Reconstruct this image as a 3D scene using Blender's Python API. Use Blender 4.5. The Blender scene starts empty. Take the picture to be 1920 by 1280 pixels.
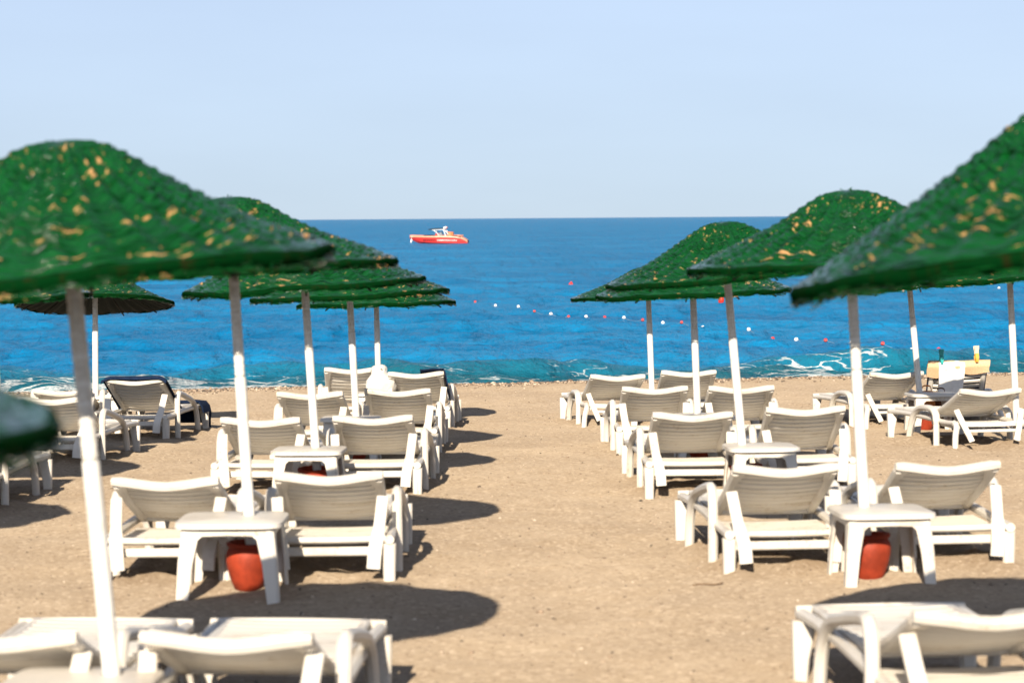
import bpy, bmesh, math, random
import numpy as np
from mathutils import Vector, Matrix, Euler
R = math.radians
scene = bpy.context.scene
C = scene.collection
random.seed(7)
rng = np.random.default_rng(11)

# ------------------------------------------------------------------ camera
CAM_Z = 2.12
cam_d = bpy.data.cameras.new('camera')
cam = bpy.data.objects.new('camera', cam_d); C.objects.link(cam)
cam_d.sensor_width = 36.0
cam_d.lens = 36.0 * 4200 / 1920
cam_d.clip_start = 0.1; cam_d.clip_end = 90000
cam.matrix_world = Matrix.Translation((0, 0, CAM_Z)) @ Matrix.Rotation(R(90 - 3.15), 4, 'X') @ Matrix.Rotation(R(-0.41), 4, 'Z')
cam_d.dof.use_dof = True
cam_d.dof.focus_distance = 36.0
cam_d.dof.aperture_fstop = 3.2
scene.camera = cam

# ------------------------------------------------------------------ sky, sun, exposure
SUN_EL = R(26.5)
TO_SUN_XY = Vector((-0.53, -3.75)).normalized()          # towards the sun: behind the camera, a little to the left
world = bpy.data.worlds.new('World'); scene.world = world; world.use_nodes = True
wn = world.node_tree.nodes; wl = world.node_tree.links
bg = wn['Background']
sky = wn.new('ShaderNodeTexSky'); sky.sky_type = 'NISHITA'; sky.sun_disc = False
sky.sun_elevation = SUN_EL
sky.sun_rotation = math.atan2(TO_SUN_XY.x, TO_SUN_XY.y)
sky.altitude = 0; sky.air_density = 0.5; sky.dust_density = 0.45; sky.ozone_density = 4.0
# the pale marine haze reaches high: the sky's gradient is stretched evenly over the whole dome
tcw = wn.new('ShaderNodeTexCoord'); mpw = wn.new('ShaderNodeMapping'); mpw.vector_type = 'POINT'
mpw.inputs['Scale'].default_value = (1, 1, .42); mpw.inputs['Location'].default_value = (0, 0, .016)
wl.new(tcw.outputs['Generated'], mpw.inputs['Vector']); wl.new(mpw.outputs[0], sky.inputs['Vector'])
hs = wn.new('ShaderNodeHueSaturation'); hs.inputs['Saturation'].default_value = 0.62
wl.new(sky.outputs[0], hs.inputs['Color'])
hz = wn.new('ShaderNodeTexNoise'); hz.inputs['Scale'].default_value = 2.2; hz.inputs['Detail'].default_value = 5
mph = wn.new('ShaderNodeMapping'); mph.inputs['Scale'].default_value = (1, 1, 5)
wl.new(tcw.outputs['Generated'], mph.inputs['Vector']); wl.new(mph.outputs[0], hz.inputs['Vector'])
mrh = wn.new('ShaderNodeMapRange'); mrh.inputs[1].default_value = .3; mrh.inputs[2].default_value = .7; mrh.inputs[3].default_value = .93; mrh.inputs[4].default_value = 1.05
wl.new(hz.outputs['Fac'], mrh.inputs[0])
tint = wn.new('ShaderNodeVectorMath'); tint.operation = 'MULTIPLY'; tint.inputs[1].default_value = (.985, .98, 1.0)
wl.new(hs.outputs[0], tint.inputs[0])
hm = wn.new('ShaderNodeVectorMath'); hm.operation = 'SCALE'; wl.new(tint.outputs[0], hm.inputs[0]); wl.new(mrh.outputs[0], hm.inputs['Scale'])
wl.new(hm.outputs[0], bg.inputs['Color'])
bg.inputs['Strength'].default_value = 0.058
sun_d = bpy.data.lights.new('sun', 'SUN'); sun_d.energy = 4.8; sun_d.angle = R(0.5); sun_d.color = (1.0, 0.88, 0.72)
sun = bpy.data.objects.new('sun', sun_d); C.objects.link(sun)
to_sun = Vector((TO_SUN_XY.x * math.cos(SUN_EL), TO_SUN_XY.y * math.cos(SUN_EL), math.sin(SUN_EL)))
sun.rotation_euler = to_sun.to_track_quat('Z', 'Y').to_euler()
sun.location = to_sun * 60
vs = scene.view_settings
vs.view_transform = 'Standard'; vs.look = 'None'; vs.gamma = 1.0; vs.use_curve_mapping = False
vs.exposure = 0.88

# ------------------------------------------------------------------ node helpers
def mat(name):
    m = bpy.data.materials.new(name); m.use_nodes = True
    nt = m.node_tree; b = nt.nodes['Principled BSDF']
    return m, nt.nodes, nt.links, b
def N(n, t, **kw):
    x = n.new(t)
    for k, v in kw.items():
        if k in x.inputs: x.inputs[k].default_value = v
        else: setattr(x, k, v)
    return x
def ramp(n, stops, interp='LINEAR'):
    r = n.new('ShaderNodeValToRGB'); e = r.color_ramp; e.interpolation = interp
    while len(e.elements) > 1: e.elements.remove(e.elements[-1])
    e.elements[0].position = stops[0][0]; e.elements[0].color = (*stops[0][1], 1)
    for p, c in stops[1:]:
        x = e.elements.new(p); x.color = (*c, 1)
    return r
def mixc(n, l, fac, a, b, blend='MIX'):
    m = n.new('ShaderNodeMix'); m.data_type = 'RGBA'; m.blend_type = blend
    for sock, v in ((m.inputs[0], fac), (m.inputs[6], a), (m.inputs[7], b)):
        if hasattr(v, 'is_output'): l.new(v, sock)
        elif isinstance(v, (int, float)): sock.default_value = v
        else: sock.default_value = (*v, 1)
    return m.outputs[2]
def math_n(n, l, op, a, b=None, clamp=False):
    m = n.new('ShaderNodeMath'); m.operation = op; m.use_clamp = clamp
    for i, v in enumerate((a, b)):
        if v is None: continue
        if hasattr(v, 'is_output'): l.new(v, m.inputs[i])
        else: m.inputs[i].default_value = v
    return m.outputs[0]
def smooth(n, l, v, a, b):
    m = n.new('ShaderNodeMapRange'); m.interpolation_type = 'SMOOTHSTEP'
    l.new(v, m.inputs[0]); m.inputs[1].default_value = a; m.inputs[2].default_value = b
    return m.outputs[0]
def obj_coord(n, l, scale=(1, 1, 1), rand=False):
    t = n.new('ShaderNodeTexCoord'); mp = n.new('ShaderNodeMapping')
    mp.inputs['Scale'].default_value = scale
    l.new(t.outputs['Object'], mp.inputs['Vector'])
    if rand:
        oi = n.new('ShaderNodeObjectInfo')
        mm = n.new('ShaderNodeVectorMath'); mm.operation = 'SCALE'; mm.inputs[0].default_value = (37., 91., 53.)
        l.new(oi.outputs['Random'], mm.inputs['Scale']); l.new(mm.outputs[0], mp.inputs['Location'])
    return mp.outputs[0]
def noise(n, l, vec, scale, detail=4, rough=0.55):
    x = N(n, 'ShaderNodeTexNoise', Scale=scale, Detail=detail, Roughness=rough)
    l.new(vec, x.inputs['Vector']); return x.outputs['Fac']
def bump(n, l, b, h, strength, dist, prev=None):
    x = N(n, 'ShaderNodeBump', Strength=strength, Distance=dist); l.new(h, x.inputs['Height'])
    if prev is not None: l.new(prev, x.inputs['Normal'])
    if b is not None: l.new(x.outputs[0], b.inputs['Normal'])
    return x.outputs[0]

# ------------------------------------------------------------------ materials
def m_plastic():
    m, n, l, b = mat('white_resin')
    v = obj_coord(n, l, rand=True)
    f1 = noise(n, l, v, 3.0, 5, .6); f2 = noise(n, l, v, 45, 3, .6)
    c = mixc(n, l, smooth(n, l, f1, .45, .8), (.66, .62, .55), (.56, .50, .41))
    st = math_n(n, l, 'MULTIPLY', smooth(n, l, f2, .52, .72), smooth(n, l, f1, .5, .64))
    c = mixc(n, l, math_n(n, l, 'MULTIPLY', st, .7), c, (.36, .25, .14))
    l.new(c, b.inputs['Base Color']); b.inputs['Roughness'].default_value = .42
    b.inputs['Specular IOR Level'].default_value = .35
    bump(n, l, b, f2, .06, .01)
    return m
def m_simple(name, col, rough=.5, var=.25, scale=20, spec=.4, bmp=.1, metal=0):
    m, n, l, b = mat(name)
    v = obj_coord(n, l, rand=True); f = noise(n, l, v, scale, 5, .6)
    d = tuple(max(0, x * (1 - var)) for x in col); h = tuple(min(1, x * (1 + var)) for x in col)
    l.new(mixc(n, l, smooth(n, l, f, .3, .7), d, h), b.inputs['Base Color'])
    b.inputs['Roughness'].default_value = rough; b.inputs['Specular IOR Level'].default_value = spec
    b.inputs['Metallic'].default_value = metal
    if bmp: bump(n, l, b, f, bmp, .01)
    return m
def m_pole_paint():
    m, n, l, b = mat('white_pole_paint')
    v = obj_coord(n, l, rand=True); f = noise(n, l, v, 9, 6, .65)
    vz = obj_coord(n, l, (1, 1, .15), True); g = noise(n, l, vz, 60, 3, .6)
    c = mixc(n, l, smooth(n, l, f, .5, .75), (.70, .685, .64), (.58, .55, .48))
    c = mixc(n, l, math_n(n, l, 'MULTIPLY', smooth(n, l, g, .62, .75), .5), c, (.5, .45, .36))
    l.new(c, b.inputs['Base Color']); b.inputs['Roughness'].default_value = .55
    bump(n, l, b, f, .1, .01)
    return m
def m_upper_paint():
    m, n, l, b = mat('upper_pole_paint')  # upper pole is the same white paint, lightened to offset canopy shade
    v = obj_coord(n, l, (1, 1, 2.2), True); f = noise(n, l, v, 22, 6, .7)
    w = noise(n, l, obj_coord(n, l, (.25, .25, 5), True), 9, 4, .6)
    c = mixc(n, l, smooth(n, l, f, .3, .7), (.60, .57, .51), (.78, .75, .69))
    c = mixc(n, l, smooth(n, l, w, .55, .66), c, (.82, .81, .77))  # paler colour bands stand in for light dapples through the weave
    l.new(c, b.inputs['Base Color']); b.inputs['Roughness'].default_value = .7
    bump(n, l, b, f, .5, .01)
    return m
def m_straw_green():
    m, n, l, b = mat('green_lacquered_straw')
    t = n.new('ShaderNodeAttribute'); t.attribute_name = 'tint'
    a = n.new('ShaderNodeAttribute'); a.attribute_name = 'polar'         # (theta*R, rho, 0): runs with the weave
    mp = n.new('ShaderNodeMapping'); l.new(a.outputs['Vector'], mp.inputs['Vector'])
    oi = n.new('ShaderNodeObjectInfo')
    mm = n.new('ShaderNodeVectorMath'); mm.operation = 'SCALE'; mm.inputs[0].default_value = (0., 0., 40.)
    l.new(oi.outputs['Random'], mm.inputs['Scale']); l.new(mm.outputs[0], mp.inputs['Location'])
    mp.inputs['Scale'].default_value = (1, 3.0, 1)
    v = mp.outputs[0]
    mp2 = n.new('ShaderNodeMapping'); mp2.inputs['Scale'].default_value = (1, 7, 1); l.new(a.outputs['Vector'], mp2.inputs['Vector']); v2 = mp2.outputs[0]
    big = noise(n, l, v, 1.7, 3, .5); med = noise(n, l, v, 11, 4, .6); fin = noise(n, l, v2, 18, 4, .6)
    c = mixc(n, l, smooth(n, l, t.outputs['Fac'], -.3, 1.), (.0006, .019, .004), (.0022, .070, .011))
    c = mixc(n, l, math_n(n, l, 'MULTIPLY', smooth(n, l, med, .45, .7), .5), c, (.004, .082, .012))
    # where the paint has flaked off the straw
    tv = math_n(n, l, 'ADD', med, math_n(n, l, 'MULTIPLY', math_n(n, l, 'SUBTRACT', t.outputs['Fac'], .5), .10))
    tv = math_n(n, l, 'ADD', tv, math_n(n, l, 'MULTIPLY', math_n(n, l, 'SUBTRACT', big, .5), .70))
    chip = math_n(n, l, 'MULTIPLY', smooth(n, l, tv, .662, .705), smooth(n, l, t.outputs['Fac'], -.4, .0))
    c = mixc(n, l, math_n(n, l, 'MULTIPLY', chip, .95), c, mixc(n, l, fin, (.22, .10, .028), (.66, .37, .15)))
    edge = smooth(n, l, t.outputs['Fac'], -.5, -.05)
    raw = mixc(n, l, smooth(n, l, noise(n, l, v, 26, 4, .7), .50, .75), (.0010, .020, .004), (.016, .012, .004))
    c = mixc(n, l, edge, raw, c)
    l.new(c, b.inputs['Base Color'])
    l.new(mixc(n, l, edge, (.95, .95, .95), mixc(n, l, chip, (.13, .13, .13), (.7, .7, .7))), b.inputs['Roughness'])
    l.new(math_n(n, l, 'MULTIPLY', edge, .40), b.inputs['Specular IOR Level'])
    bump(n, l, b, fin, .35, .006)
    return m
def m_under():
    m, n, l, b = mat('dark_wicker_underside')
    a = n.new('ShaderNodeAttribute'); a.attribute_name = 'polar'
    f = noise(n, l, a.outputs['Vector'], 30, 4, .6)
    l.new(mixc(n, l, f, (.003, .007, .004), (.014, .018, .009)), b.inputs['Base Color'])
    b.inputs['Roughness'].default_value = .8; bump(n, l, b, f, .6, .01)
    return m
def m_sand():
    m, n, l, b = mat('coarse_beach_sand')
    v = obj_coord(n, l)
    big = noise(n, l, v, .35, 4, .55); mid = noise(n, l, v, 2.6, 5, .6); fin = noise(n, l, v, 26, 5, .7)
    vo = N(n, 'ShaderNodeTexVoronoi', Scale=42.0); l.new(v, vo.inputs['Vector'])
    vo2 = N(n, 'ShaderNodeTexVoronoi', Scale=100.0); l.new(v, vo2.inputs['Vector'])
    mot = noise(n, l, v, 1.1, 3, .6)
    c = mixc(n, l, math_n(n, l, 'MULTIPLY', math_n(n, l, 'ADD', smooth(n, l, big, .3, .7), smooth(n, l, mot, .35, .65)), .5), (.216, .169, .120), (.302, .241, .170))
    c = mixc(n, l, smooth(n, l, mid, .35, .7), c, mixc(n, l, .4, c, (.205, .150, .095)))
    sep = n.new('ShaderNodeSeparateColor'); l.new(vo.outputs['Color'], sep.inputs[0])
    c = mixc(n, l, math_n(n, l, 'MULTIPLY', smooth(n, l, sep.outputs[0], .72, .98), .5), c, (.44, .365, .275))
    c = mixc(n, l, math_n(n, l, 'MULTIPLY', smooth(n, l, sep.outputs[1], .78, .98), .65), c, (.15, .11, .075))
    sep2 = n.new('ShaderNodeSeparateColor'); l.new(vo2.outputs['Color'], sep2.inputs[0])
    c = mixc(n, l, math_n(n, l, 'MULTIPLY', sep2.outputs[0], .5), c, mixc(n, l, .55, c, (.17, .12, .075)))
    c = mixc(n, l, smooth(n, l, fin, .35, .75), c, mixc(n, l, .35, c, (.36, .29, .205)))
    at = n.new('ShaderNodeAttribute'); at.attribute_name = 'darken'
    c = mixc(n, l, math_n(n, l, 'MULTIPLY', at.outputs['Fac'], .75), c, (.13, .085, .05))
    l.new(c, b.inputs['Base Color']); b.inputs['Roughness'].default_value = .93
    b.inputs['Specular IOR Level'].default_value = .1
    b.inputs['Diffuse Roughness'].default_value = 1.0
    h = math_n(n, l, 'ADD', math_n(n, l, 'MULTIPLY', vo.outputs['Distance'], -.6), fin)
    h = math_n(n, l, 'ADD', h, math_n(n, l, 'MULTIPLY', mid, 1.2))
    bump(n, l, b, h, .42, .02)
    return m
def m_pebble():
    m, n, l, b = mat('beach_pebbles')
    t = n.new('ShaderNodeAttribute'); t.attribute_name = 'tint'
    r = ramp(n, [(0, (.05, .04, .03)), (.3, (.14, .10, .07)), (.55, (.27, .19, .125)), (.85, (.40, .30, .21)), (1, (.58, .49, .38))])
    l.new(t.outputs['Fac'], r.inputs[0]); l.new(r.outputs[0], b.inputs['Base Color'])
    b.inputs['Roughness'].default_value = .75
    return m
def m_sea():
    m, n, l, b = mat('sea_water')
    at = n.new('ShaderNodeAttribute'); at.attribute_name = 'shallow'
    fo = n.new('ShaderNodeAttribute'); fo.attribute_name = 'foam'
    v = obj_coord(n, l); vs_ = obj_coord(n, l, (.45, 1, 1))
    big = noise(n, l, obj_coord(n, l, (.05, .16, 1)), 1.0, 3, .5)
    deep = mixc(n, l, smooth(n, l, big, .3, .7), (.002, .140, .320), (.005, .195, .41))
    mid_c = mixc(n, l, smooth(n, l, at.outputs['Fac'], .0, .5), deep, (.009, .185, .37))
    c = mixc(n, l, smooth(n, l, at.outputs['Fac'], .45, 1.), mid_c, (.008, .105, .140))
    # lace of foam near the shore
    wv = N(n, 'ShaderNodeTexNoise', Scale=1.6, Detail=3); l.new(vs_, wv.inputs['Vector'])
    off = n.new('ShaderNodeVectorMath'); off.operation = 'MULTIPLY_ADD'
    l.new(wv.outputs['Color'], off.inputs[0]); off.inputs[1].default_value = (.9, .9, .9); l.new(vs_, off.inputs[2])
    vo = N(n, 'ShaderNodeTexVoronoi', Scale=2.6); vo.feature = 'DISTANCE_TO_EDGE'; l.new(off.outputs[0], vo.inputs['Vector'])
    brk = noise(n, l, vs_, 1.8, 5, .7)
    lace = math_n(n, l, 'SUBTRACT', math_n(n, l, 'ADD', math_n(n, l, 'MULTIPLY', fo.outputs['Fac'], .55), math_n(n, l, 'MULTIPLY', brk, .75)), math_n(n, l, 'MULTIPLY', vo.outputs['Distance'], 2.1))
    fine = noise(n, l, v, 16, 4, .7); fin2 = noise(n, l, vs_, 5.0, 5, .7)
    gate = math_n(n, l, 'MULTIPLY', smooth(n, l, lace, .50, .62), smooth(n, l, fo.outputs['Fac'], .03, .20))
    gate = math_n(n, l, 'MULTIPLY', gate, smooth(n, l, fin2, .26, .50))
    fcol = mixc(n, l, smooth(n, l, fine, .35, .65), (.22, .30, .32), (.52, .54, .53))
    c = mixc(n, l, gate, c, fcol)
    w5 = noise(n, l, obj_coord(n, l, (1, .14, 1)), .30, 3, .6)
    w3 = noise(n, l, obj_coord(n, l, (1, .28, 1)), 1.1, 4, .6)
    w1 = noise(n, l, obj_coord(n, l, (.8, .8, 1)), 1.7, 4, .6)
    w2 = noise(n, l, obj_coord(n, l, (1, .5, 1)), 5.0, 4, .62)
    p = bump(n, l, None, w5, .7, 3.5)
    p = bump(n, l, None, w3, .8, .75, p)
    p = bump(n, l, None, w1, 1.0, .5, p)
    p = bump(n, l, None, w2, 1.0, .26, p)
    # water body seen through the surface + sky mirrored in it; waves hide each other's flat backs, so the mirror never takes over at grazing angles
    df = n.new('ShaderNodeBsdfDiffuse'); l.new(c, df.inputs['Color'])
    q = bump(n, l, None, w5, .7, 1.9); q = bump(n, l, None, w3, .7, .38, q); q = bump(n, l, None, w1, .6, .20, q); q = bump(n, l, None, w2, .5, .085, q)
    l.new(q, df.inputs['Normal'])     # light scattered inside the water follows the ripples only in part
    gl = N(n, 'ShaderNodeBsdfGlossy', Roughness=.14); l.new(p, gl.inputs['Normal'])
    fr = N(n, 'ShaderNodeFresnel', IOR=1.33); l.new(p, fr.inputs['Normal'])
    k = math_n(n, l, 'MULTIPLY', math_n(n, l, 'POWER', fr.outputs[0], 1.3), .68)
    k = math_n(n, l, 'MULTIPLY', k, math_n(n, l, 'SUBTRACT', 1.0, gate))
    mx = n.new('ShaderNodeMixShader'); l.new(k, mx.inputs[0]); l.new(df.outputs[0], mx.inputs[1]); l.new(gl.outputs[0], mx.inputs[2])
    l.new(mx.outputs[0], n['Material Output'].inputs['Surface']); n.remove(b)
    return m
MAT = dict(
    plastic=m_plastic(), paint=m_pole_paint(), upper_paint=m_upper_paint(), straw=m_straw_green(), under=m_under(),
    sand=m_sand(), pebble=m_pebble(), sea=m_sea(),
    rib=m_simple('dark_cane', (.022, .020, .012), .7),
    terracotta=m_simple('terracotta', (.28, .036, .013), .62, .28, 9, .3, .12),
    soil=m_simple('pot_fill', (.10, .075, .05), .95, .4, 40, .1, .5),
    navy=m_simple('navy_towel', (.010, .020, .048), .95, .35, 60, .1, .4),
    whitetowel=m_simple('white_towel', (.80, .79, .76), .95, .05, 60, .1, .4),
    peach=m_simple('peach_towel', (.66, .44, .26), .95, .12, 60, .1, .4),
    orange=m_simple('orange_cloth', (.60, .21, .055), .85, .2, 20, .2, .2),
    brown=m_simple('brown_cloth', (.12, .045, .02), .85, .3, 20, .2, .2),
    teal=m_simple('teal_bottle', (.03, .36, .34), .3, .1, 20, .5, 0),
    amber=m_simple('amber_bottle', (.70, .35, .06), .3, .1, 20, .5, 0),
    cream=m_simple('cream_cap', (.62, .52, .38), .4, .08, 20, .4, 0),
    red=m_simple('red_float', (.60, .028, .015), .45, .15, 9, .4, .05),
    whitef=m_simple('white_float', (.80, .80, .78), .45, .08, 9, .4, .05),
    rope=m_simple('pale_rope', (.25, .27, .27), .8, .2, 40, .2, 0),
    hull=m_simple('red_gelcoat', (.56, .032, .026), .3, .08, 2, .5, 0),
    deck=m_simple('cream_gelcoat', (.60, .27, .17), .4, .1, 2, .5, 0),
    blackc=m_simple('black_canvas', (.012, .014, .016), .8, .2, 6, .2, 0),
    boatw=m_simple('white_gelcoat', (.8, .79, .76), .35, .04, 2, .5, 0),
    seat=m_simple('orange_vinyl', (.70, .22, .09), .5, .1, 3, .4, 0),
    skin=m_simple('skin_tone', (.42, .20, .12), .6, .1, 10, .3, 0),
    twig=m_simple('dry_twig', (.16, .10, .06), .9, .3, 40, .1, .3),
)
def m_bag():
    m, n, l, b = mat('translucent_carrier_bag')
    v = obj_coord(n, l); f = noise(n, l, v, 14, 4, .6)
    b.inputs['Base Color'].default_value = (.60, .58, .53, 1); b.inputs['Roughness'].default_value = .35
    b.inputs['Subsurface Weight'].default_value = .25; b.inputs['Subsurface Radius'].default_value = (.03, .03, .03)
    bump(n, l, b, f, .7, .02)
    return m
MAT['bag'] = m_bag()
def m_glass():
    m, n, l, b = mat('tinted_windscreen')
    b.inputs['Base Color'].default_value = (.55, .62, .62, 1); b.inputs['Roughness'].default_value = .08
    b.inputs['Transmission Weight'].default_value = .7
    return m
MAT['glass'] = m_glass()

# ------------------------------------------------------------------ mesh helpers
def make_mesh(name, verts, faces, m, smooth_deg=38):
    me = bpy.data.meshes.new(name)
    if isinstance(verts, np.ndarray): verts = verts.reshape(-1, 3).tolist()
    if isinstance(faces, np.ndarray): faces = faces.tolist()
    me.from_pydata(verts, [], faces); me.materials.append(MAT[m] if isinstance(m, str) else m)
    me.update()
    if smooth_deg:
        me.shade_smooth()
        if smooth_deg < 180: me.set_sharp_from_angle(angle=R(smooth_deg))
    return me
def obj(name, me, parent=None, loc=None, rot=None):
    o = bpy.data.objects.new(name, me); C.objects.link(o)
    if parent is not None: o.parent = parent
    if loc is not None: o.location = loc
    if rot is not None: o.rotation_euler = rot
    return o
def tag(o, label=None, cat=None, group=None, kind=None):
    if label: o['label'] = label
    if cat: o['category'] = cat
    if group: o['group'] = group
    if kind: o['kind'] = kind
    return o
class MB:
    def __init__(s): s.v = []; s.f = []
    def add(s, v, f):
        k = len(s.v); s.v += [tuple(p) for p in v]; s.f += [tuple(i + k for i in q) for q in f]; return s
    def mesh(s, name, m, deg=38): return make_mesh(name, s.v, s.f, m, deg)
def sweep(path, w, h, side=(1, 0, 0), ch=.25, rnd=False):
    """A tube along path; w across `side`, h across the other axis (numbers or lists); chamfered corners."""
    path = [Vector(p) for p in path]; n = len(path); side = Vector(side)
    W = w if isinstance(w, (list, tuple)) else [w] * n; H = h if isinstance(h, (list, tuple)) else [h] * n
    v = []; f = []; K = 8
    for i, p in enumerate(path):
        t = (path[min(i + 1, n - 1)] - path[max(i - 1, 0)]).normalized()
        s = (side - side.dot(t) * t).normalized(); u = s.cross(t).normalized()
        a, b = W[i] / 2, H[i] / 2
        if rnd: cs = [(a * math.cos(k * math.tau / K), b * math.sin(k * math.tau / K)) for k in range(K)]
        else:
            c = min(a, b) * ch * 2
            cs = [(a, -b + c), (a, b - c), (a - c, b), (-a + c, b), (-a, b - c), (-a, -b + c), (-a + c, -b), (a - c, -b)]
        v += [p + s * x + u * y for x, y in cs]
    for i in range(n - 1):
        for k in range(K):
            k2 = (k + 1) % K
            f.append((i * K + k, i * K + k2, (i + 1) * K + k2, (i + 1) * K + k))
    f.append(tuple(reversed(range(K)))); f.append(tuple((n - 1) * K + k for k in range(K)))
    return v, f
def spline(pts, n=6):
    """Catmull-Rom through pts."""
    P = [Vector(p) for p in pts]; P = [P[0] * 2 - P[1]] + P + [P[-1] * 2 - P[-2]]
    out = []
    for i in range(1, len(P) - 2):
        for k in range(n):
            t = k / n
            out.append(.5 * ((2 * P[i]) + (P[i + 1] - P[i - 1]) * t + (2 * P[i - 1] - 5 * P[i] + 4 * P[i + 1] - P[i + 2]) * t * t + (3 * P[i] - P[i - 1] - 3 * P[i + 1] + P[i + 2]) * t ** 3))
    out.append(P[-2]); return out
def lathe(prof, seg=24, wob=None):
    v = []; f = []; n = len(prof)
    for i, (r, z) in enumerate(prof):
        for k in range(seg):
            a = k * math.tau / seg; rr = r * (wob(i, a) if wob else 1)
            v.append((rr * math.cos(a), rr * math.sin(a), z))
    for i in range(n - 1):
        for k in range(seg):
            k2 = (k + 1) % seg; f.append((i * seg + k, i * seg + k2, (i + 1) * seg + k2, (i + 1) * seg + k))
    if prof[0][0] > 1e-4: f.append(tuple(reversed(range(seg))))
    if prof[-1][0] > 1e-4: f.append(tuple((n - 1) * seg + k for k in range(seg)))
    return v, f
def box(cx, cy, cz, sx, sy, sz, ch=.12):
    return sweep([(cx, cy, cz - sz / 2), (cx, cy, cz + sz / 2)], sx, sy, side=(1, 0, 0), ch=ch)

# smooth lattice noise for terrain and waves
def vnoise(x, y, seed=0):
    xi = np.floor(x).astype(np.int64); yi = np.floor(y).astype(np.int64); fx = x - xi; fy = y - yi
    fx = fx * fx * (3 - 2 * fx); fy = fy * fy * (3 - 2 * fy)
    def h(a, b):
        k = (a * 374761393 + b * 668265263 + seed * 1442695041) & 0xffffffff
        k = ((k ^ (k >> 13)) * 1274126177) & 0xffffffff
        return ((k ^ (k >> 16)) & 0xffff) / 65535.0
    return (h(xi, yi) * (1 - fx) + h(xi + 1, yi) * fx) * (1 - fy) + (h(xi, yi + 1) * (1 - fx) + h(xi + 1, yi + 1) * fx) * fy
def fbm(x, y, seed=0, oct=4):
    s = 0; a = .5
    for k in range(oct): s = s + a * (vnoise(x * 2 ** k, y * 2 ** k, seed + k) - .5); a *= .5
    return s

# ------------------------------------------------------------------ layout (metres; x right, y towards the sea)
SEA_Z = -1.10
PY = [-80, 0, 8, 13, 18, 21.5, 25, 28.5, 33, 36.5, 60]
PZ = [.35, .04, 0, -.04, -.12, -.20, -.30, -.41, -.50, -.54, -.56]
def crest_y(x): return 35.4 + .2 * np.clip(x, -30, 30)
def macro_z(x, y):
    x = np.asarray(x, float); y = np.asarray(y, float)
    z = np.interp(y, PY, PZ)
    t = y - crest_y(x)
    z = z + .05 * np.exp(-((t + .5) / .8) ** 2)
    z = z - np.where(t > 0, np.minimum(.21 * t, 2.4), 0)
    return z
def gz(x, y): return float(macro_z(x, y))

# umbrellas: line, row from the sea, x, y, lean left deg, lean seaward deg, rim height, canopy height, canopy radius, turn
UMB = [
    ('bag', 5, -1.47, 8.30, 4.6, 0.0, 1.965, .48, .975, 0.4),
    ('bag', 4, -1.53, 13.1, 3.0, 0.5, 1.90, .42, .97, 1.9),
    ('bag', 3, -1.54, 17.7, 3.2, 0.5, 1.74, .42, .96, 3.1),
    ('bag', 2, -1.48, 21.4, 2.5, 1.0, 1.62, .42, .95, 4.4),
    ('bag', 1, -1.56, 26.2, 1.0, 1.0, 1.50, .42, .93, 5.2),
    ('aisle', 5, 2.40, 7.95, 8.0, 3.2, 2.06, .53, 1.11, 2.2),
    ('aisle', 4, 2.12, 13.30, 3.2, 0.0, 1.93, .41, .97, 0.9),
    ('aisle', 3, 1.86, 17.7, 5.0, 0.5, 1.80, .42, .96, 3.9),
    ('aisle', 2, 1.79, 21.4, 2.0, 0.5, 1.62, .40, .93, 5.7),
    ('aisle', 1, 1.65, 26.2, 1.8, 1.0, 1.56, .34, .91, 1.3),
    ('outer', 6, -1.645, 3.55, 2.0, 0.0, 1.76, .40, .97, 2.8),
    ('outer', 4, -4.80, 13.1, 3.0, 0.5, 1.84, .42, .95, 4.9),
    ('outer', 3, -4.85, 17.2, 3.0, 0.5, 1.70, .42, .95, 0.1),
    ('outer', 2, -4.85, 21.2, 3.0, 1.0, 1.60, .42, .95, 3.5),
    ('outer', 1, -4.84, 25.9, 0.8, 8.5, 1.53, .40, .92, 2.5),
    ('box', 2, 5.12, 22.6, 3.0, 0.5, 1.75, .42, .95, 1.1),
    ('box', 1, 4.62, 25.1, 5.5, 0.5, 1.68, .42, .93, 4.1),
]
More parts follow.
